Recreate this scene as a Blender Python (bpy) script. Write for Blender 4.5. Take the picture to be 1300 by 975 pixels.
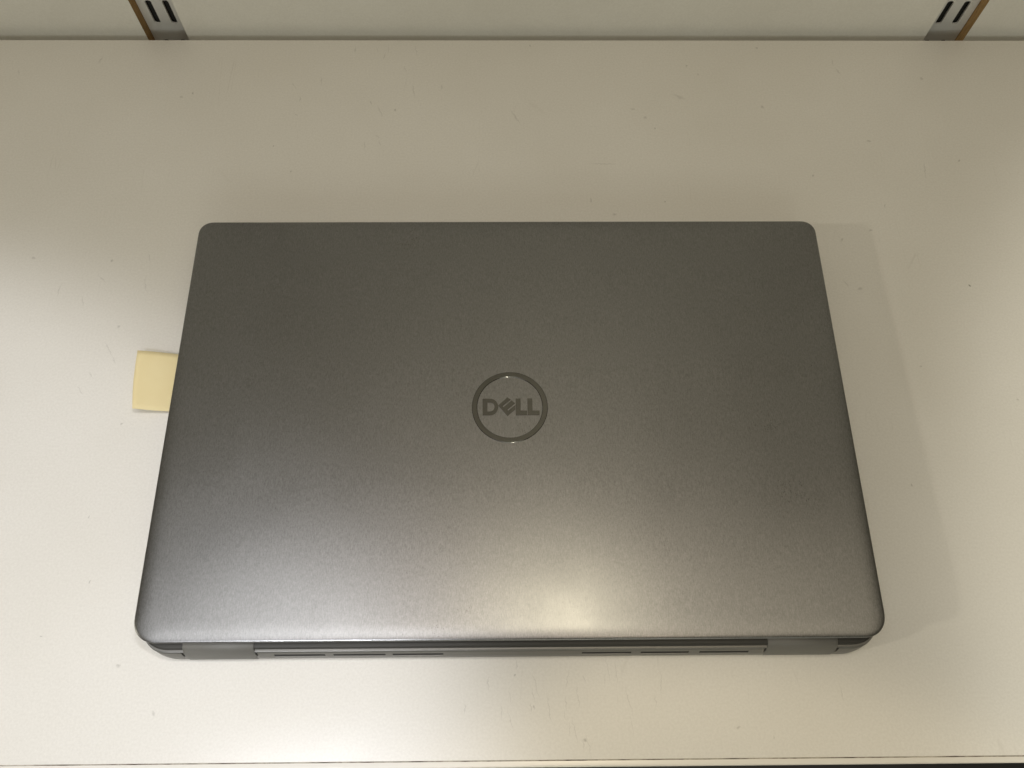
import bpy, bmesh, math
from mathutils import Vector, Matrix

# ---------------------------------------------------------------- camera, world, lights, exposure
for o in list(bpy.data.objects):
    bpy.data.objects.remove(o, do_unlink=True)
scene = bpy.context.scene
COL = scene.collection
MM = 0.001

cam_d = bpy.data.cameras.new('camera')
cam = bpy.data.objects.new('camera', cam_d)
COL.objects.link(cam)
cam.location = (-0.00354, -0.03308, 0.38447)
cam.rotation_euler = (0.391224, -0.0092395, -0.0084208)
cam_d.sensor_fit = 'HORIZONTAL'
cam_d.sensor_width = 36.0
cam_d.lens = 36.0 * 1050.0 / 1300.0
cam_d.clip_start = 0.01
cam_d.clip_end = 50
scene.camera = cam

world = bpy.data.worlds.new('World')
scene.world = world
world.use_nodes = True
bg = world.node_tree.nodes['Background']
bg.inputs[0].default_value = (1.0, 0.88, 0.60, 1)
bg.inputs[1].default_value = 0.13


def area(name, loc, target, sx, sy, power, color, spread=180):
    d = bpy.data.lights.new(name, 'AREA')
    d.shape = 'RECTANGLE'
    d.size, d.size_y = sx, sy
    d.energy = power
    d.color = color
    d.spread = math.radians(spread)
    o = bpy.data.objects.new(name, d)
    COL.objects.link(o)
    o.location = loc
    o.rotation_euler = (Vector(target) - Vector(loc)).to_track_quat('-Z', 'Y').to_euler()
    return o


def spot(name, centre, pool_radius, direction, dist, power, color, blend=0.25, radius=0.02):
    """a spot shaped to a round pool around centre; its edge replaces cast shadow edges"""
    d = Vector(direction).normalized()
    c = Vector((*centre, 0))
    l = bpy.data.lights.new(name, 'SPOT')
    l.energy = power
    l.color = color
    l.spot_size = 2 * math.atan(pool_radius / dist)
    l.spot_blend = blend
    l.shadow_soft_size = radius
    o = bpy.data.objects.new(name, l)
    COL.objects.link(o)
    o.location = c - d * dist
    o.rotation_euler = d.to_track_quat('-Z', 'Y').to_euler()
    return o


# warm lamp overhead (the highlight on the lid), aisle light as shaped spot pools, panels, added fills, far lamps of the room
area('ceiling_lamp', (0.086, 0.120, 0.957), (0.02, 0.05, 0), 0.13, 0.035, 0.63, (1.0, 0.91, 0.66))
spot('aisle_light_left', (-0.33, -0.215), 0.365, (0.02, 0.40, -1), 1.3, 27.0, (0.92, 0.93, 1.0), 0.22, 0.03)  # pool edge stands in for the shadow of the unseen shelf above and viewer
spot('row_light_left', (-0.36, -0.15), 0.385, (-0.58, -0.24, -1), 1.3, 11.5, (0.92, 0.93, 1.0), 0.22, 0.03)
spot('aisle_light_right', (0.60, -0.085), 0.415, (0.0, 0.40, -1), 1.3, 28.0, (1.0, 0.96, 0.85), 0.22, 0.03)  # same aisle light beyond the viewer's shadow, which the gap between pools imitates
spot('front_fill_spot', (0.095, -0.20), 0.215, (0.0, -0.08, -1), 0.9, 6.4, (1.0, 0.84, 0.58), 0.3, 0.02)  # added fill, brightens the shelf before the laptop and misses the lid
area('panel_left', (-0.39, -0.10, 0.90), (-0.28, -0.20, 0), 0.56, 0.35, 0.34, (0.97, 0.98, 1.0), 58)
area('aisle_panel', (-0.55, -0.95, 0.60), (-0.2, 0.0, 0), 0.6, 0.25, 0.6, (0.95, 0.97, 1.0))
area('fill_panel_right', (0.46, 0.05, 0.90), (0.20, 0.05, 0), 0.35, 0.35, 0.06, (1.0, 0.88, 0.66), 70)  # added weak fill for the lid's right half and the shelf beside it
area('panel_top', (0.0, 0.0, 1.6), (0.0, 0.0, 0), 0.8, 0.8, 2.3, (1.0, 0.84, 0.72))
area('fill_panel_front', (0.2, -1.9, 0.95), (0.1, 0.2, 0), 1.6, 0.7, 4.2, (0.95, 1.0, 0.88))  # added wide fill that brightens the wall with soft shadows
area('far_lamp_left', (-4.0, -0.80, 1.80), (0.1, 0.1, 0), 0.11, 0.11, 25.0, (1.0, 0.93, 0.76))
area('far_lamp_front', (0.3, -2.2, 0.92), (0.2, 0.2, 0), 0.03, 0.03, 2.2, (1.0, 0.94, 0.79))

scene.cycles.max_bounces = 5
scene.cycles.use_adaptive_sampling = True
scene.cycles.adaptive_threshold = 0.02
scene.view_settings.view_transform = 'Standard'
scene.view_settings.look = 'None'
scene.view_settings.exposure = 0.0
scene.view_settings.gamma = 1.0
scene.view_settings.use_curve_mapping = False

# ---------------------------------------------------------------- helpers
def mesh_obj(name, bm, mat, parent=None, smooth=True):
    bmesh.ops.recalc_face_normals(bm, faces=bm.faces)
    me = bpy.data.meshes.new(name)
    bm.to_mesh(me)
    bm.free()
    for p in me.polygons:
        p.use_smooth = smooth
    o = bpy.data.objects.new(name, me)
    COL.objects.link(o)
    if mat:
        me.materials.append(mat)
    if parent:
        o.parent = parent
    return o


def empty(name, loc=(0, 0, 0)):
    o = bpy.data.objects.new(name, None)
    COL.objects.link(o)
    o.location = loc
    o.empty_display_size = 0.02
    return o


def tag(o, label=None, cat=None, group=None, kind=None):
    if label: o['label'] = label
    if cat: o['category'] = cat
    if group: o['group'] = group
    if kind: o['kind'] = kind
    return o


def box(bm, x0, x1, y0, y1, z0, z1):
    """axis aligned box, dimensions in millimetres"""
    vs = [bm.verts.new((x * MM, y * MM, z * MM)) for z in (z0, z1) for y in (y0, y1) for x in (x0, x1)]
    fs = []
    for idx in ((0, 1, 3, 2), (4, 6, 7, 5), (0, 4, 5, 1), (2, 3, 7, 6), (0, 2, 6, 4), (1, 5, 7, 3)):
        fs.append(bm.faces.new([vs[i] for i in idx]))
    return vs, fs


def bevel_all(bm, w, seg=2, edges=None, profile=0.5):
    bmesh.ops.bevel(bm, geom=list(edges or bm.edges), offset=w * MM, segments=seg, profile=profile,
                    affect='EDGES', clamp_overlap=True)


def sharp_by_angle(o, deg=35):
    o.data.set_sharp_from_angle(angle=math.radians(deg))


def rr_loop(x0, x1, y0, y1, r_rear, r_front, n=14):
    """rounded rectangle in mm, counter-clockwise from the rear-left corner; y0 is the rear (hinge) side"""
    pts = []
    for cx, cy, r, a0 in ((x0 + r_rear, y0 + r_rear, r_rear, 180), (x1 - r_rear, y0 + r_rear, r_rear, 270),
                          (x1 - r_front, y1 - r_front, r_front, 0), (x0 + r_front, y1 - r_front, r_front, 90)):
        for i in range(n + 1):
            a = math.radians(a0 + 90 * i / n)
            # slightly squarer than a circle, as on a milled shell
            c, s = math.cos(a), math.sin(a)
            e = 2 / 2.25
            pts.append((cx + r * math.copysign(abs(c) ** e, c), cy + r * math.copysign(abs(s) ** e, s)))
    return pts


def loft(bm, loops, cap_start=True, cap_end=True):
    """loops: lists of (x, y, z) in mm, same count"""
    rings = [[bm.verts.new((x * MM, y * MM, z * MM)) for x, y, z in lp] for lp in loops]
    for a, b in zip(rings, rings[1:]):
        n = len(a)
        for i in range(n):
            bm.faces.new((a[i], a[(i + 1) % n], b[(i + 1) % n], b[i]))
    if cap_start: bm.faces.new(list(reversed(rings[0])))
    if cap_end: bm.faces.new(rings[-1])
    return rings


# ---------------------------------------------------------------- materials
def new_mat(name, base=(0.8, 0.8, 0.8), rough=0.5, metal=0.0):
    m = bpy.data.materials.new(name)
    m.use_nodes = True
    b = m.node_tree.nodes['Principled BSDF']
    b.inputs['Base Color'].default_value = (*base, 1)
    b.inputs['Roughness'].default_value = rough
    b.inputs['Metallic'].default_value = metal
    return m, m.node_tree, b


def nd(nt, typ, **props):
    n = nt.nodes.new(typ)
    for k, v in props.items():
        setattr(n, k, v)
    return n


def noise(nt, vec, scale, detail=3, rough=0.55):
    n = nd(nt, 'ShaderNodeTexNoise')
    n.inputs['Scale'].default_value = scale
    n.inputs['Detail'].default_value = detail
    n.inputs['Roughness'].default_value = rough
    if vec is not None:
        nt.links.new(vec, n.inputs['Vector'])
    return n.outputs['Fac']


def mrange(nt, val, a, b, c, d):
    n = nd(nt, 'ShaderNodeMapRange')
    n.inputs[1].default_value, n.inputs[2].default_value = a, b
    n.inputs[3].default_value, n.inputs[4].default_value = c, d
    nt.links.new(val, n.inputs[0])
    return n.outputs[0]


def math_n(nt, op, a, b=None):
    n = nd(nt, 'ShaderNodeMath', operation=op)
    for i, v in enumerate((a, b)):
        if v is None: continue
        if isinstance(v, (int, float)): n.inputs[i].default_value = v
        else: nt.links.new(v, n.inputs[i])
    return n.outputs[0]


def mapping(nt, vec, loc=(0, 0, 0), rot=(0, 0, 0), scale=(1, 1, 1), typ='POINT'):
    n = nd(nt, 'ShaderNodeMapping', vector_type=typ)
    n.inputs['Location'].default_value = loc
    n.inputs['Rotation'].default_value = rot
    n.inputs['Scale'].default_value = scale
    nt.links.new(vec, n.inputs['Vector'])
    return n.outputs[0]


def mix_col(nt, fac, a, b):
    n = nd(nt, 'ShaderNodeMix', data_type='RGBA')
    if isinstance(fac, (int, float)): n.inputs[0].default_value = fac
    else: nt.links.new(fac, n.inputs[0])
    for i, v in ((6, a), (7, b)):
        if isinstance(v, tuple): n.inputs[i].default_value = (*v, 1)
        else: nt.links.new(v, n.inputs[i])
    return n.outputs[2]


def bump(nt, bsdf, height, dist, strength=1.0):
    n = nd(nt, 'ShaderNodeBump')
    n.inputs['Distance'].default_value = dist
    n.inputs['Strength'].default_value = strength
    nt.links.new(height, n.inputs['Height'])
    nt.links.new(n.outputs[0], bsdf.inputs['Normal'])


# scuffs, scratches and specks on the shelf board: x, y, half width, half length (mm), tilt
MARKS = [(-91.2, 343.7, 0.57, 2.22, 0.0),
         (-109.6, 319.5, 0.42, 3.21, 0.0),
         (-73.4, 338.8, 0.42, 2.94, -0.2),
         (-55.0, 312.4, 0.33, 4.94, 0.15),
         (-65.0, 298.5, 0.55, 0.86, 0.0),
         (-73.6, 296.8, 0.36, 4.82, 0.5),
         (4.6, 293.3, 0.55, 5.48, 0.5),
         (-38.4, 314.8, 0.42, 1.77, 0.0),
         (54.2, 259.9, 6.96, 0.42, 0.0),
         (58.5, 226.2, 1.3, 0.92, 0.3),
         (45.9, 235.5, 0.52, 1.87, 0.0),
         (87.0, 234.4, 0.53, 0.69, 0.0),
         (85.0, 284.8, 0.49, 0.68, 0.0),
         (80.1, 292.7, 1.1, 1.03, 0.0),
         (73.2, 299.0, 1.38, 0.69, 0.0),
         (107.8, 331.0, 0.62, 0.8, 0.0),
         (113.9, 324.9, 0.51, 1.09, 0.0),
         (101.1, 307.7, 3.9, 1.06, -0.5),
         (14.2, 346.9, 0.57, 0.74, 0.0),
         (151.7, 345.1, 0.66, 0.86, 0.0),
         (149.5, 300.2, 1.11, 1.23, 0.0),
         (196.0, 334.0, 0.43, 2.23, 0.0),
         (198.2, 326.8, 0.71, 2.57, 0.3),
         (236.2, 255.9, 0.4, 5.62, -0.1),
         (257.2, 261.8, 0.6, 0.84, 0.0),
         (208.9, 231.6, 0.4, 1.58, -0.1),
         (207.8, 275.7, 1.37, 0.68, 0.0),
         (247.4, 321.3, 0.85, 1.1, 0.0),
         (172.0, 251.7, 0.53, 0.81, 0.0),
         (181.7, 209.7, 0.65, 1.06, 0.0),
         (198.3, 215.7, 1.3, 0.62, 0.0),
         (245.3, 181.2, 0.56, 0.64, 0.0),
         (209.9, 134.3, 0.73, 0.54, 0.0),
         (254.8, 116.0, 0.72, 0.52, 0.0),
         (193.3, 71.9, 0.59, 0.86, 0.4),
         (186.4, 179.1, 1.51, 0.72, 0.0),
         (179.4, 182.4, 0.5, 2.32, 0.5),
         (1.2, -13.1, 0.52, 0.49, 0.0),
         (16.1, -26.7, 0.25, 6.48, 0.15),
         (50.8, -23.2, 0.25, 6.55, 0.22),
         (-4.4, -27.8, 0.25, 3.42, 0.0),
         (97.3, -35.0, 0.82, 0.57, 0.3),
         (112.4, -38.9, 0.28, 0.75, 0.0),
         (144.4, -21.4, 0.27, 2.94, 0.1),
         (9.6, -26.1, 0.41, 0.76, 0.0),
         (31.3, -39.4, 0.61, 0.93, 0.0),
         (-154.2, -27.2, 0.81, 1.15, 0.5),
         (-197.8, 59.0, 0.33, 0.69, 0.0),
         (-191.8, 28.8, 0.32, 0.86, -0.4),
         (-209.0, 5.1, 0.42, 0.41, 0.0),
         (-253.1, 199.6, 0.75, 1.19, 0.5),
         (-235.8, 180.0, 0.37, 3.45, -0.15),
         (-203.9, 145.7, 0.31, 4.31, 0.55),
         (-222.2, 173.0, 0.34, 2.83, 0.25),
         (-200.9, 158.2, 0.73, 0.83, 0.0),
         (-190.6, 105.2, 0.69, 0.5, 0.0),
         (-211.4, 197.5, 0.63, 0.74, 0.0),
         (-242.1, 335.7, 0.7, 2.59, -0.3),
         (-183.9, 310.7, 0.69, 0.88, 0.0),
         (-121.0, 306.0, 0.39, 1.75, 0.0),
         (-133.2, 272.7, 0.54, 0.66, 0.0),
         (-288.5, 326.0, 0.42, 2.2, 0.2),
         (-190.4, 307.8, 0.82, 0.7, 0.0),
         (-121.7, 255.3, 0.53, 0.64, 0.0),
         (-253.5, 199.6, 0.5, 0.6, 0.0),
         (-10.2, -16.3, 0.25, 3.11, 0.0),
         (24.4, -14.6, 0.25, 4.3, -0.2),
         (-20.4, -26.4, 0.25, 2.28, 0.0),
         (-172.7, -7.5, 1.24, 0.6, 0.2)]
# drag scratches
MARKS += [(22.9, -29.1, 0.2, 2.2, 0.18),
          (42.4, -10.9, 0.2, 5.1, 0.17),
          (23.5, -24.2, 0.2, 2.75, 0.04),
          (26.9, -35.5, 0.2, 5.67, 0.17),
          (41.0, -15.0, 0.2, 2.37, -0.07),
          (10.7, -17.4, 0.2, 5.35, 0.28),
          (28.8, -21.8, 0.2, 4.52, 0.09),
          (8.2, -26.4, 0.2, 1.9, 0.12),
          (62.4, -23.8, 0.2, 2.85, 0.02),
          (46.1, -12.1, 0.2, 5.32, 0.04),
          (-0.7, -22.0, 0.2, 3.44, 0.11),
          (31.9, -14.6, 0.2, 1.69, 0.21),
          (51.6, -33.2, 0.2, 3.91, 0.17),
          (2.2, -8.1, 0.2, 2.38, 0.14),
          (9.4, -20.9, 0.2, 2.74, 0.16),
          (-0.5, -31.8, 0.2, 4.01, 0.28),
          (30.4, -40.8, 0.2, 2.53, 0.09),
          (24.9, -34.7, 0.2, 2.99, -0.05),
          (32.7, -41.5, 0.2, 4.64, 0.24),
          (65.4, -17.3, 0.2, 5.82, -0.06),
          (-54.5, 342.5, 0.25, 3.83, 0.22),
          (-125.7, 316.5, 0.25, 3.95, 0.52),
          (-79.4, 303.3, 0.25, 1.91, 0.36),
          (-122.0, 294.8, 0.25, 1.53, 0.63),
          (-60.4, 328.8, 0.25, 2.59, 0.24),
          (-77.8, 343.6, 0.25, 2.77, 0.31),
          (-72.7, 274.1, 0.25, 2.01, 0.28),
          (-81.3, 273.1, 0.25, 2.97, 0.07),
          (-74.5, 279.2, 0.25, 3.09, 1.07),
          (-71.2, 344.1, 0.25, 2.93, -0.05),
          (-213.9, 122.9, 0.25, 3.26, 0.61),
          (-214.6, 186.5, 0.25, 3.5, 0.82),
          (-200.0, 139.4, 0.25, 2.62, 0.43),
          (-210.3, 131.3, 0.25, 2.15, 0.8),
          (-191.8, 199.2, 0.25, 3.21, 0.29),
          (-191.3, 183.3, 0.25, 4.23, 0.23)]


def make_shelf_material(marks):
    m, nt, b = new_mat('white_melamine', rough=0.42)
    tc = nd(nt, 'ShaderNodeTexCoord').outputs['Object']
    # wobble so that the marks have ragged outlines
    wn = nd(nt, 'ShaderNodeTexNoise')
    wn.inputs['Scale'].default_value = 420
    wn.inputs['Detail'].default_value = 2
    nt.links.new(tc, wn.inputs['Vector'])
    sub = nd(nt, 'ShaderNodeVectorMath', operation='SUBTRACT')
    nt.links.new(wn.outputs['Color'], sub.inputs[0])
    sub.inputs[1].default_value = (0.5, 0.5, 0.5)
    sc = nd(nt, 'ShaderNodeVectorMath', operation='SCALE')
    nt.links.new(sub.outputs[0], sc.inputs[0])
    sc.inputs['Scale'].default_value = 0.0022
    add = nd(nt, 'ShaderNodeVectorMath', operation='ADD')
    nt.links.new(tc, add.inputs[0])
    nt.links.new(sc.outputs[0], add.inputs[1])
    wob = add.outputs[0]
    total = None
    for i, (x, y, a, l, r) in enumerate(marks):
        v = mapping(nt, wob, (x * MM, y * MM, 0), (0, 0, r), (a * MM, l * MM, 1.0), 'TEXTURE')
        ln = nd(nt, 'ShaderNodeVectorMath', operation='LENGTH')
        nt.links.new(v, ln.inputs[0])
        small = a < 0.7 and l < 1.0
        top = 0.40 if small else (0.20 if max(a, l) > 2.0 else 0.28)
        if (x, y) == (245.3, 181.2): top = 1.0
        f = mrange(nt, ln.outputs['Value'], 0.2, 1.25, top, 0.0)
        total = f if total is None else math_n(nt, 'MAXIMUM', total, f)
    # faint overall dirt and the tone of the laminate
    dirt = mrange(nt, noise(nt, tc, 11.0, 4, 0.55), 0.2, 0.8, 0.0, 1.0)
    fine = noise(nt, tc, 900.0, 2, 0.6)
    c = mix_col(nt, dirt, (0.785, 0.770, 0.730), (0.725, 0.705, 0.655))
    grain = mrange(nt, fine, 0.3, 0.7, 0.0, 0.24)
    c = mix_col(nt, grain, c, (0.52, 0.50, 0.45))
    # hairline scratches, mostly running front to back
    hv = mapping(nt, tc, (0.3, 0.1, 0), (0, 0, 0.12), (95.0, 11.0, 1.0))
    vor = nd(nt, 'ShaderNodeTexVoronoi', feature='DISTANCE_TO_EDGE')
    vor.inputs['Scale'].default_value = 1.0
    nt.links.new(hv, vor.inputs['Vector'])
    hair = mrange(nt, vor.outputs['Distance'], 0.0, 0.018, 1.0, 0.0)
    gate = mrange(nt, noise(nt, tc, 26.0, 3, 0.6), 0.60, 0.72, 0.0, 0.20)
    hair = math_n(nt, 'MULTIPLY', hair, gate)
    c = mix_col(nt, hair, c, (0.36, 0.33, 0.28))
    # tiny dust specks
    vs = nd(nt, 'ShaderNodeTexVoronoi')
    vs.inputs['Scale'].default_value = 70.0
    nt.links.new(wob, vs.inputs['Vector'])
    speck = mrange(nt, vs.outputs['Distance'], 0.02, 0.045, 1.0, 0.0)
    sg = mrange(nt, noise(nt, tc, 33.0, 2, 0.5), 0.62, 0.70, 0.0, 0.16)
    c = mix_col(nt, math_n(nt, 'MULTIPLY', speck, sg), c, (0.30, 0.27, 0.22))
    if total is not None:
        c = mix_col(nt, total, c, (0.10, 0.085, 0.065))
    nt.links.new(c, b.inputs['Base Color'])
    nt.links.new(mrange(nt, dirt, 0, 1, 0.27, 0.38), b.inputs['Roughness'])
    return m


def make_wall_material():
    m, nt, b = new_mat('wall_laminate', rough=0.5)
    tc = nd(nt, 'ShaderNodeTexCoord').outputs['Object']
    c = mix_col(nt, mrange(nt, noise(nt, tc, 14, 5, 0.6), 0.35, 0.75, 0, 1), (0.84, 0.83, 0.78), (0.78, 0.765, 0.71))
    c = mix_col(nt, mrange(nt, noise(nt, tc, 900, 2), 0.3, 0.7, 0, 0.14), c, (0.5, 0.48, 0.43))
    nt.links.new(c, b.inputs['Base Color'])
    bump(nt, b, noise(nt, tc, 45, 4, 0.6), 0.0006, 0.5)
    return m


def make_fibreboard_material():
    m, nt, b = new_mat('raw_fibreboard', rough=0.85)
    tc = nd(nt, 'ShaderNodeTexCoord').outputs['Object']
    v = mapping(nt, tc, scale=(1, 1, 0.25))
    c = mix_col(nt, mrange(nt, noise(nt, v, 600, 4, 0.7), 0.3, 0.7, 0, 1), (0.42, 0.27, 0.11), (0.26, 0.155, 0.06))
    nt.links.new(c, b.inputs['Base Color'])
    bump(nt, b, noise(nt, v, 700, 3), 0.0003, 0.6)
    return m


def brushed(name, base, rough, grain=1.0, aniso=0.35):
    """bead blasted aluminium with a short vertical grain"""
    m, nt, b = new_mat(name, base, rough, 1.0)
    tc = nd(nt, 'ShaderNodeTexCoord').outputs['Object']
    v = mapping(nt, tc, rot=(0, 0, 0.10), scale=(1, 0.22, 1))
    g1 = noise(nt, v, 2600.0, 2, 0.7)
    g2 = noise(nt, tc, 1500.0, 1, 0.5)
    big = noise(nt, tc, 22.0, 4, 0.6)
    g = math_n(nt, 'ADD', math_n(nt, 'MULTIPLY', g1, 0.7), math_n(nt, 'MULTIPLY', g2, 0.3))
    dark = tuple(x * (1 - 0.13 * grain) for x in base)
    lite = tuple(min(1, x * (1 + 0.15 * grain)) for x in base)
    c = mix_col(nt, mrange(nt, g, 0.32, 0.68, 0, 1), dark, lite)
    nt.links.new(c, b.inputs['Base Color'])
    r = math_n(nt, 'ADD', mrange(nt, g, 0.3, 0.7, rough - 0.01 * grain, rough + 0.01 * grain),
               mrange(nt, big, 0.3, 0.7, -0.022, 0.022))
    nt.links.new(r, b.inputs['Roughness'])
    b.inputs['Anisotropic'].default_value = aniso
    b.inputs['Anisotropic Rotation'].default_value = 0.25
    tg = nd(nt, 'ShaderNodeTangent', direction_type='RADIAL', axis='X')
    nt.links.new(tg.outputs[0], b.inputs['Tangent'])
    return m


M_WALL = make_wall_material()
M_FIBRE = make_fibreboard_material()
M_LID = brushed('brushed_grey_aluminium', (0.240, 0.240, 0.240), 0.30, 1.4, 0.12)
M_BASE = brushed('grey_base_shell', (0.17, 0.168, 0.158), 0.40, 0.5, 0.0)
M_BASE.node_tree.nodes['Principled BSDF'].inputs['Metallic'].default_value = 0.6
M_HINGE, _, _ = new_mat('grey_hinge_plastic', (0.15, 0.148, 0.137), 0.5, 0.0)
M_DECK, _, _ = new_mat('dark_grey_rear_strip', (0.040, 0.039, 0.035), 0.5, 0.3)
M_RUBBER_VENT_SHADE, _, _ = new_mat('black_rubber_and_vent_shade', (0.015, 0.015, 0.015), 0.8)
M_LOGO, _, _ = new_mat('dark_mirror_chrome', (0.13, 0.128, 0.119), 0.17, 1.0)
M_ZINC = brushed('zinc_plated_steel', (0.76, 0.77, 0.76), 0.5, 0.3, 0.0)
M_ZINC.node_tree.nodes['Principled BSDF'].inputs['Metallic'].default_value = 0.12
M_DARK, _, _ = new_mat('channel_shade_black', (0.02, 0.02, 0.018), 0.8)
M_SEAM, _, _ = new_mat('dark_glue_line', (0.10, 0.075, 0.05), 0.9)
_nt = M_SEAM.node_tree
_tc = nd(_nt, 'ShaderNodeTexCoord').outputs['Object']
_nt.links.new(mix_col(_nt, mrange(_nt, noise(_nt, mapping(_nt, _tc, scale=(1, 0, 0)), 60, 5, 0.7), 0.42, 0.6, 0, 1),
                      (0.50, 0.46, 0.40), (0.09, 0.065, 0.045)), M_SEAM.node_tree.nodes['Principled BSDF'].inputs['Base Color'])
M_EDGE, _, _ = new_mat('white_plastic_edging', (0.74, 0.72, 0.67), 0.3)


def make_note_material():
    m, nt, b = new_mat('pale_yellow_paper', rough=0.8)
    tc = nd(nt, 'ShaderNodeTexCoord').outputs['Object']
    c = mix_col(nt, mrange(nt, noise(nt, tc, 60, 4, 0.6), 0.3, 0.7, 0, 1), (0.79, 0.68, 0.395), (0.76, 0.64, 0.35))
    nt.links.new(c, b.inputs['Base Color'])
    b.inputs['Subsurface Weight'].default_value = 0.0
    bump(nt, b, noise(nt, tc, 500, 3), 0.0001, 0.4)
    return m


M_NOTE = make_note_material()
M_FLOOR, _nt, _b = new_mat('dark_floor', (0.012, 0.012, 0.012), 0.6)
_tc = nd(_nt, 'ShaderNodeTexCoord').outputs['Object']
_nt.links.new(mix_col(_nt, noise(_nt, _tc, 40, 4), (0.006, 0.006, 0.006), (0.02, 0.02, 0.02)), _b.inputs['Base Color'])

# ---------------------------------------------------------------- setting
bm = bmesh.new()
box(bm, -1500, 1500, -1200, 400, -920, -900)
floor = tag(mesh_obj('floor', bm, M_FLOOR, smooth=False), kind='structure')

WY = 357.4          # front face of the wall panels
GD = 7.4            # depth of the grooves that hold the uprights
GROOVES = ((-219.6, -194.7), (258.3, 283.2))
bm = bmesh.new()
box(bm, -700, 700, WY + 9.6, WY + 30, -600, 1100)
wall = tag(mesh_obj('wall', bm, M_WALL, smooth=False), kind='structure')
for x0, x1 in ((-700, GROOVES[0][0]), (GROOVES[0][1], GROOVES[1][0]), (GROOVES[1][1], 700)):
    # laminate faced board, its raw fibreboard edge showing in the groove
    bm = bmesh.new()
    vs, fs = box(bm, x0, x1, WY, WY + 9.5, -600, 1100)
    p = mesh_obj('wall_panel', bm, M_WALL, wall, smooth=False)
    p.data.materials.append(M_FIBRE)
    for f in p.data.polygons:
        if abs(f.normal.x) > 0.5:
            f.material_index = 1

# ---------------------------------------------------------------- slotted uprights
def slot_outline(cx, zc, w, h, n=5):
    r = w / 2
    pts = []
    for sx, sz, a0 in ((1, 1, 0), (-1, 1, 90), (-1, -1, 180), (1, -1, 270)):
        for i in range(n + 1):
            a = math.radians(a0 + 90 * i / n)
            rr = r * 0.75
            pts.append((cx + sx * (w / 2 - rr) + rr * math.cos(a), zc + sz * (h / 2 - rr) + rr * math.sin(a)))
    return pts


def make_upright(x_mid):
    root = empty('slotted_upright', (x_mid * MM, (WY + GD) * MM, 0))
    hw, z0, z1 = 12.1, -210.0, 400.0
    bm = bmesh.new()
    edges = []

    def ring(pts):
        vs = [bm.verts.new((x * MM, 0, z * MM)) for x, z in pts]
        for i in range(len(vs)):
            edges.append(bm.edges.new((vs[i], vs[(i + 1) % len(vs)])))
    ring([(-hw, z0), (hw, z0), (hw, z1), (-hw, z1)])
    z = 8.9 - 30.2 * 7
    while z < z1 - 14:
        for cx in (-5.1, 5.1):
            ring(slot_outline(cx, z, 3.7, 17.4))
        z += 30.2
    bmesh.ops.triangle_fill(bm, use_beauty=True, edges=edges)
    # drop the triangles that close the slots
    kill = []
    for f in bm.faces:
        c = f.calc_center_median() / MM
        for cx in (-5.1, 5.1):
            k = round((c.z - 8.9) / 30.2)
            if abs(c.x - cx) < 1.84 and abs(c.z - (8.9 + 30.2 * k)) < 8.69:
                if all(abs(v.co.x / MM - cx) < 1.86 and abs(v.co.z / MM - (8.9 + 30.2 * k)) < 8.72 for v in f.verts):
                    kill.append(f)
    bmesh.ops.delete(bm, geom=kill, context='FACES')
    fp = mesh_obj('face_plate', bm, M_ZINC, root, smooth=False)
    sol = fp.modifiers.new('thickness', 'SOLIDIFY')
    sol.thickness = 1.2 * MM
    sol.offset = 0
    bm = bmesh.new()
    box(bm, -hw + 0.4, hw - 0.4, 1.95, 2.15, z0, z1)
    mesh_obj('channel_shade_sheet', bm, M_DARK, root, smooth=False)  # near-black sheet painted as the shade behind the slots
    return root


u = make_upright((GROOVES[0][0] + GROOVES[0][1]) / 2)
tag(u, 'silver double-slotted metal upright set into the wall at the upper left', 'upright', 'slotted metal uprights in the wall')
u = make_upright((GROOVES[1][0] + GROOVES[1][1]) / 2)
tag(u, 'silver double-slotted metal upright set into the wall at the upper right', 'upright', 'slotted metal uprights in the wall')

# ---------------------------------------------------------------- shelf
shelf = tag(empty('shelf', (0, 0, 0)), 'scuffed off-white melamine shelf that the closed laptop lies on', 'shelf')
bm = bmesh.new()
box(bm, -640, 640, -46.9, 351.2, -25, 0)
bevel_all(bm, 0.35, 2)
# the top is divided into fields so that each field's material holds only the marks lying in it
CUT_X, CUT_Y = (-150.0, 0.0, 85.0, 175.0), (60.0, 225.0, 290.0)
for ax, cuts in ((0, CUT_X), (1, CUT_Y)):
    for c in cuts:
        co, no = [0, 0, 0], [0, 0, 0]
        co[ax], no[ax] = c * MM, 1
        bmesh.ops.bisect_plane(bm, geom=list(bm.verts) + list(bm.edges) + list(bm.faces), plane_co=co, plane_no=no)
board = mesh_obj('board', bm, None, shelf)
EX, EY = (-1e4,) + CUT_X + (1e4,), (-1e4,) + CUT_Y + (1e4,)
for iy in range(len(EY) - 1):
    for ix in range(len(EX) - 1):
        near = [k for k in MARKS if EX[ix] - k[2] - k[3] - 2 < k[0] < EX[ix + 1] + k[2] + k[3] + 2
                and EY[iy] - k[2] - k[3] - 2 < k[1] < EY[iy + 1] + k[2] + k[3] + 2]
        board.data.materials.append(make_shelf_material(near))
for p in board.data.polygons:
    cx, cy = p.center.x / MM, p.center.y / MM
    p.material_index = (sum(cy > c for c in CUT_Y)) * (len(EX) - 1) + sum(cx > c for c in CUT_X)
sharp_by_angle(board)
bm = bmesh.new()
box(bm, -640, 640, -47.35, -46.9, -24.6, -0.25)
mesh_obj('glue_line', bm, M_SEAM, shelf, smooth=False)
bm = bmesh.new()
box(bm, -640, 640, -49.8, -47.3, -25, -0.05)
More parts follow.
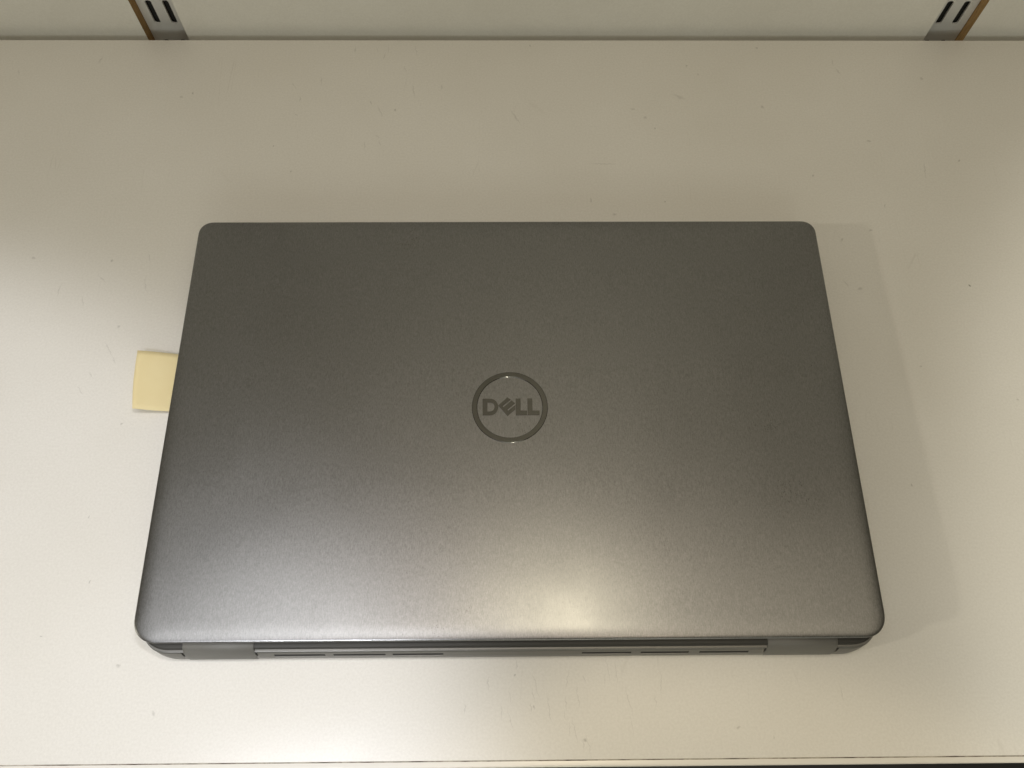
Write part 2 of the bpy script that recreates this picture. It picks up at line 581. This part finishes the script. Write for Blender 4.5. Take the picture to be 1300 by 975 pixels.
bevel_all(bm, 0.9, 4, [e for e in bm.edges if abs(e.verts[0].co.y - e.verts[1].co.y) < 1e-6
                      and abs(e.verts[0].co.z - e.verts[1].co.z) < 1e-6 and e.verts[0].co.y < -0.048])
sharp_by_angle(mesh_obj('edge_strip', bm, M_EDGE, shelf))

# ---------------------------------------------------------------- laptop
HW, DEP = 160.75, 210.8
ZR, ZF = 20.0, 17.0                      # lid height at the rear (hinge) and at the front


def ztop(y):
    return ZR + (ZF - ZR) * y / DEP


laptop = tag(empty('laptop', (0, 0, 0)), 'closed grey brushed-metal laptop with its hinge side to the viewer', 'laptop')

# lid ------------------------------------------------------------
prof = [(3.5, 5.0), (1.5, 5.0), (1.05, 4.8), (0.85, 4.3), (0.45, 3.2), (0.05, 1.5), (0.0, 1.15), (0.06, 0.85), (0.2, 0.62), (0.5, 0.45),
        (1.0, 0.34), (1.9, 0.22), (3.2, 0.115), (4.8, 0.042), (6.4, 0.01), (8.0, 0.0), (9.5, 0.0)]
loops = []
for ins, drop in prof:
    pts = rr_loop(-HW + ins, HW - ins, ins, DEP - ins, max(11.0 - ins * 0.6, 2), max(7.5 - ins * 0.5, 2))
    loops.append([(x, y, ztop(y) - drop) for x, y in pts])
bm = bmesh.new()
loft(bm, loops)
lid = mesh_obj('lid', bm, M_LID, laptop)

# base: dark upper deck and rear strip, then the lower shell
def shell(name, levels, mat, parent):
    bm = bmesh.new()
    lp = []
    for ins, rear, z_r, z_f, rad in levels:
        pts = rr_loop(-HW + ins, HW - ins, rear, DEP - ins, rad, 7.0)
        y0, y1 = rear, DEP - ins
        lp.append([(x, y, z_r + (z_f - z_r) * (y - y0) / (y1 - y0)) for x, y in pts])
    loft(bm, lp)
    return mesh_obj(name, bm, mat, parent)


deck = shell('rear_strip', [(3.0, -0.4, 9.0, 8.0, 12), (1.6, -2.0, 12.0, 9.4, 13), (1.3, -2.2, 13.2, 10.6, 13),
                            (1.3, -2.1, 13.9, 11.0, 13), (1.4, -1.75, 14.25, 11.2, 13), (1.8, -1.1, 14.4, 11.3, 13),
                            (3.5, 0.8, 14.5, 11.4, 13)], M_DECK, laptop)
base = shell('base_shell', [(9.0, 4.0, 1.2, 1.2, 12), (5.5, 0.5, 1.3, 1.3, 14), (3.6, -3.2, 1.7, 1.7, 14), (2.6, -4.9, 2.6, 2.5, 14.5),
                            (2.2, -5.35, 4.0, 3.6, 14.5), (1.7, -4.9, 7.0, 5.4, 14), (1.2, -3.8, 11.4, 8.4, 13.5),
                            (1.1, -3.55, 11.95, 8.8, 13.5), (1.25, -3.2, 12.2, 9.0, 13), (1.7, -2.75, 12.25, 9.05, 13),
                            (3.0, -0.8, 12.25, 9.05, 14)], M_BASE, laptop)


def boolean_cut(o, cutter_bm):
    me = bpy.data.meshes.new('cut')
    bmesh.ops.recalc_face_normals(cutter_bm, faces=cutter_bm.faces)
    cutter_bm.to_mesh(me)
    cutter_bm.free()
    c = bpy.data.objects.new('cut', me)
    COL.objects.link(c)
    mod = o.modifiers.new('cut', 'BOOLEAN')
    mod.operation = 'DIFFERENCE'
    mod.object = c
    mod.solver = 'EXACT'
    dg = bpy.context.evaluated_depsgraph_get()
    new = bpy.data.meshes.new_from_object(o.evaluated_get(dg))
    o.modifiers.clear()
    o.data = new
    bpy.data.objects.remove(c, do_unlink=True)


VENTS = [(-102.5, -80.5), (-77.0, -54.5), (-51.5, -29.5), (30.5, 52.0), (56.0, 77.0), (81.5, 103.0)]
cb = bmesh.new()
for x0, x1 in VENTS:
    box(cb, x0, x1, -7.0, -2.0, 7.2, 10.0)
# notches either side of each hinge cover
for s in (-1, 1):
    for xm in (109.6, 141.0):
        box(cb, s * xm - 0.45, s * xm + 0.45, -7.0, -3.3, 7.6, 14)
boolean_cut(base, cb)
for x0, x1 in VENTS:
    bm = bmesh.new()
    vs_, _f = box(bm, x0 + 0.05, x1 - 0.05, -4.62, -2.1, 7.25, 9.95)
    for v in vs_:                       # follows the slope of the rear face, a little below it
        if v.co.y < -0.004 and v.co.z > 0.009:
            v.co.y = -3.95 * MM
    mesh_obj('vent_shade_fill', bm, M_RUBBER_VENT_SHADE, laptop, smooth=False)  # black block stands in for the shade inside the vent opening
sharp_by_angle(base, 40)

# hinge covers ----------------------------------------------------
hp = [(2.0, 14.9), (-1.0, 14.9), (-1.7, 14.75), (-2.3, 14.3), (-2.9, 13.4), (-4.15, 11.0), (-5.15, 7.0), (-5.55, 4.2),
      (-5.3, 3.0), (-4.4, 2.2), (-2.0, 2.0), (2.0, 2.0)]
for s in (-1, 1):
    bm = bmesh.new()
    xs = (110.2, 110.5, 140.1, 140.4)
    lp = []
    for i, x in enumerate(xs):
        k = 0.25 if i in (0, 3) else 0.0
        lp.append([(s * x, y + (k if y < 1.9 else 0), z - (k if z > 12 else 0)) for y, z in hp])
    loft(bm, lp)
    sharp_by_angle(mesh_obj('hinge_cover', bm, M_HINGE, laptop), 50)

# rubber feet (they lift the shell a little off the shelf) ------------
for x0, x1, y0, y1 in ((-120, 120, 6, 14), (-130, -90, 190, 198), (90, 130, 190, 198)):
    bm = bmesh.new()
    box(bm, x0, x1, y0, y1, 0.0, 1.6)
    bevel_all(bm, 0.4, 1)
    mesh_obj('foot', bm, M_RUBBER_VENT_SHADE, laptop, smooth=False)

# emblem: ring and four letters, slightly proud of the lid ------------
LY = 106.1
emblem = empty('emblem')
emblem.parent = laptop
slope = math.atan2(ZF - ZR, DEP)
emblem.location = (0, LY * MM, ztop(LY) * MM)
emblem.rotation_euler = (slope, 0, 0)

bm = bmesh.new()
secs = [(15.40, -0.05), (15.40, 0.08), (15.627, 0.32), (17.725, 0.32), (17.97, 0.08), (17.97, -0.05)]
N = 120
rings = []
for r, z in secs:
    rings.append([bm.verts.new((r * math.cos(2 * math.pi * i / N) * MM, r * math.sin(2 * math.pi * i / N) * MM, z * MM)) for i in range(N)])
for a, b in zip(rings, rings[1:]):
    for i in range(N):
        bm.faces.new((a[i], a[(i + 1) % N], b[(i + 1) % N], b[i]))
sharp_by_angle(mesh_obj('ring', bm, M_LOGO, emblem), 25)


def zp(pts):        # emblem drawing units -> mm
    return [((x - 565) * 0.0581, (496 - y) * 0.0636) for x, y in pts]


def letter(name, outer, hole=None):
    bm = bmesh.new()
    edges = []
    for poly in (outer, hole):
        if not poly: continue
        vs = [bm.verts.new((x * MM, y * MM, 0.32 * MM)) for x, y in zp(poly)]
        for i in range(len(vs)):
            edges.append(bm.edges.new((vs[i], vs[(i + 1) % len(vs)])))
    bmesh.ops.triangle_fill(bm, use_beauty=True, edges=edges)
    boundary = [e for e in bm.edges if len(e.link_faces) == 1]
    ret = bmesh.ops.extrude_edge_only(bm, edges=boundary)
    for v in [g for g in ret['geom'] if isinstance(g, bmesh.types.BMVert)]:
        v.co.z = -0.05 * MM
    return mesh_obj(name, bm, M_LOGO, emblem, smooth=False)


def arc(cx, cy, rx, ry, a0, a1, n=10):
    return [(cx + rx * math.cos(math.radians(a0 + (a1 - a0) * i / n)), cy + ry * math.sin(math.radians(a0 + (a1 - a0) * i / n))) for i in range(n + 1)]


letter('letter', [(343, 430)] + arc(404, 496, 66, 66, -90, 90, 14) + [(343, 562)],
       [(383, 459)] + arc(402, 496, 38, 37, -90, 90, 12) + [(383, 533)])
letter('letter', [(470, 485), (545, 420), (572, 438), (505, 490), (513, 498), (580, 445), (607, 468), (543, 519),
                  (551, 527), (609, 482), (609, 516), (545, 570)])
letter('letter', [(613, 430), (653, 430), (653, 527), (705, 527), (705, 562), (613, 562)])
letter('letter', [(709, 430), (749, 430), (749, 527), (806, 527), (806, 562), (709, 562)])

# ---------------------------------------------------------------- paper tab
bm = bmesh.new()
NX, NY = 16, 12
grid = []
for j in range(NY + 1):
    row = []
    t = j / NY
    for i in range(NX + 1):
        s_ = i / NX
        # left edge bows outward, top edge falls slightly to the right
        xl = -183.6 - 2.9 * t - 0.9 * math.sin(t * math.pi) + 1.2 * max(0, t - 0.8)
        x = xl + (-152.0 - xl) * s_
        yt = 142.9 - 2.2 * s_ - 0.8 * (1 - s_) ** 4
        yb = 110.9 + 0.6 * s_ - 0.5 * math.sin(s_ * math.pi)
        y = yb + (yt - yb) * t
        lift = max(0, 1 - s_ / 0.85)
        z = 0.35 + 5.0 * lift ** 1.15 + 0.7 * lift * (2 * t - 1) ** 2 + 0.25 * math.sin(t * 5 + 1) * lift
        row.append(bm.verts.new((x * MM, y * MM, z * MM)))
    grid.append(row)
for j in range(NY):
    for i in range(NX):
        bm.faces.new((grid[j][i], grid[j][i + 1], grid[j + 1][i + 1], grid[j + 1][i]))
note = mesh_obj('paper_tab', bm, M_NOTE)
sol = note.modifiers.new('thickness', 'SOLIDIFY')
sol.thickness = 0.1 * MM
tag(note, 'small pale yellow paper tab sticking out from under the laptop', 'paper tab')
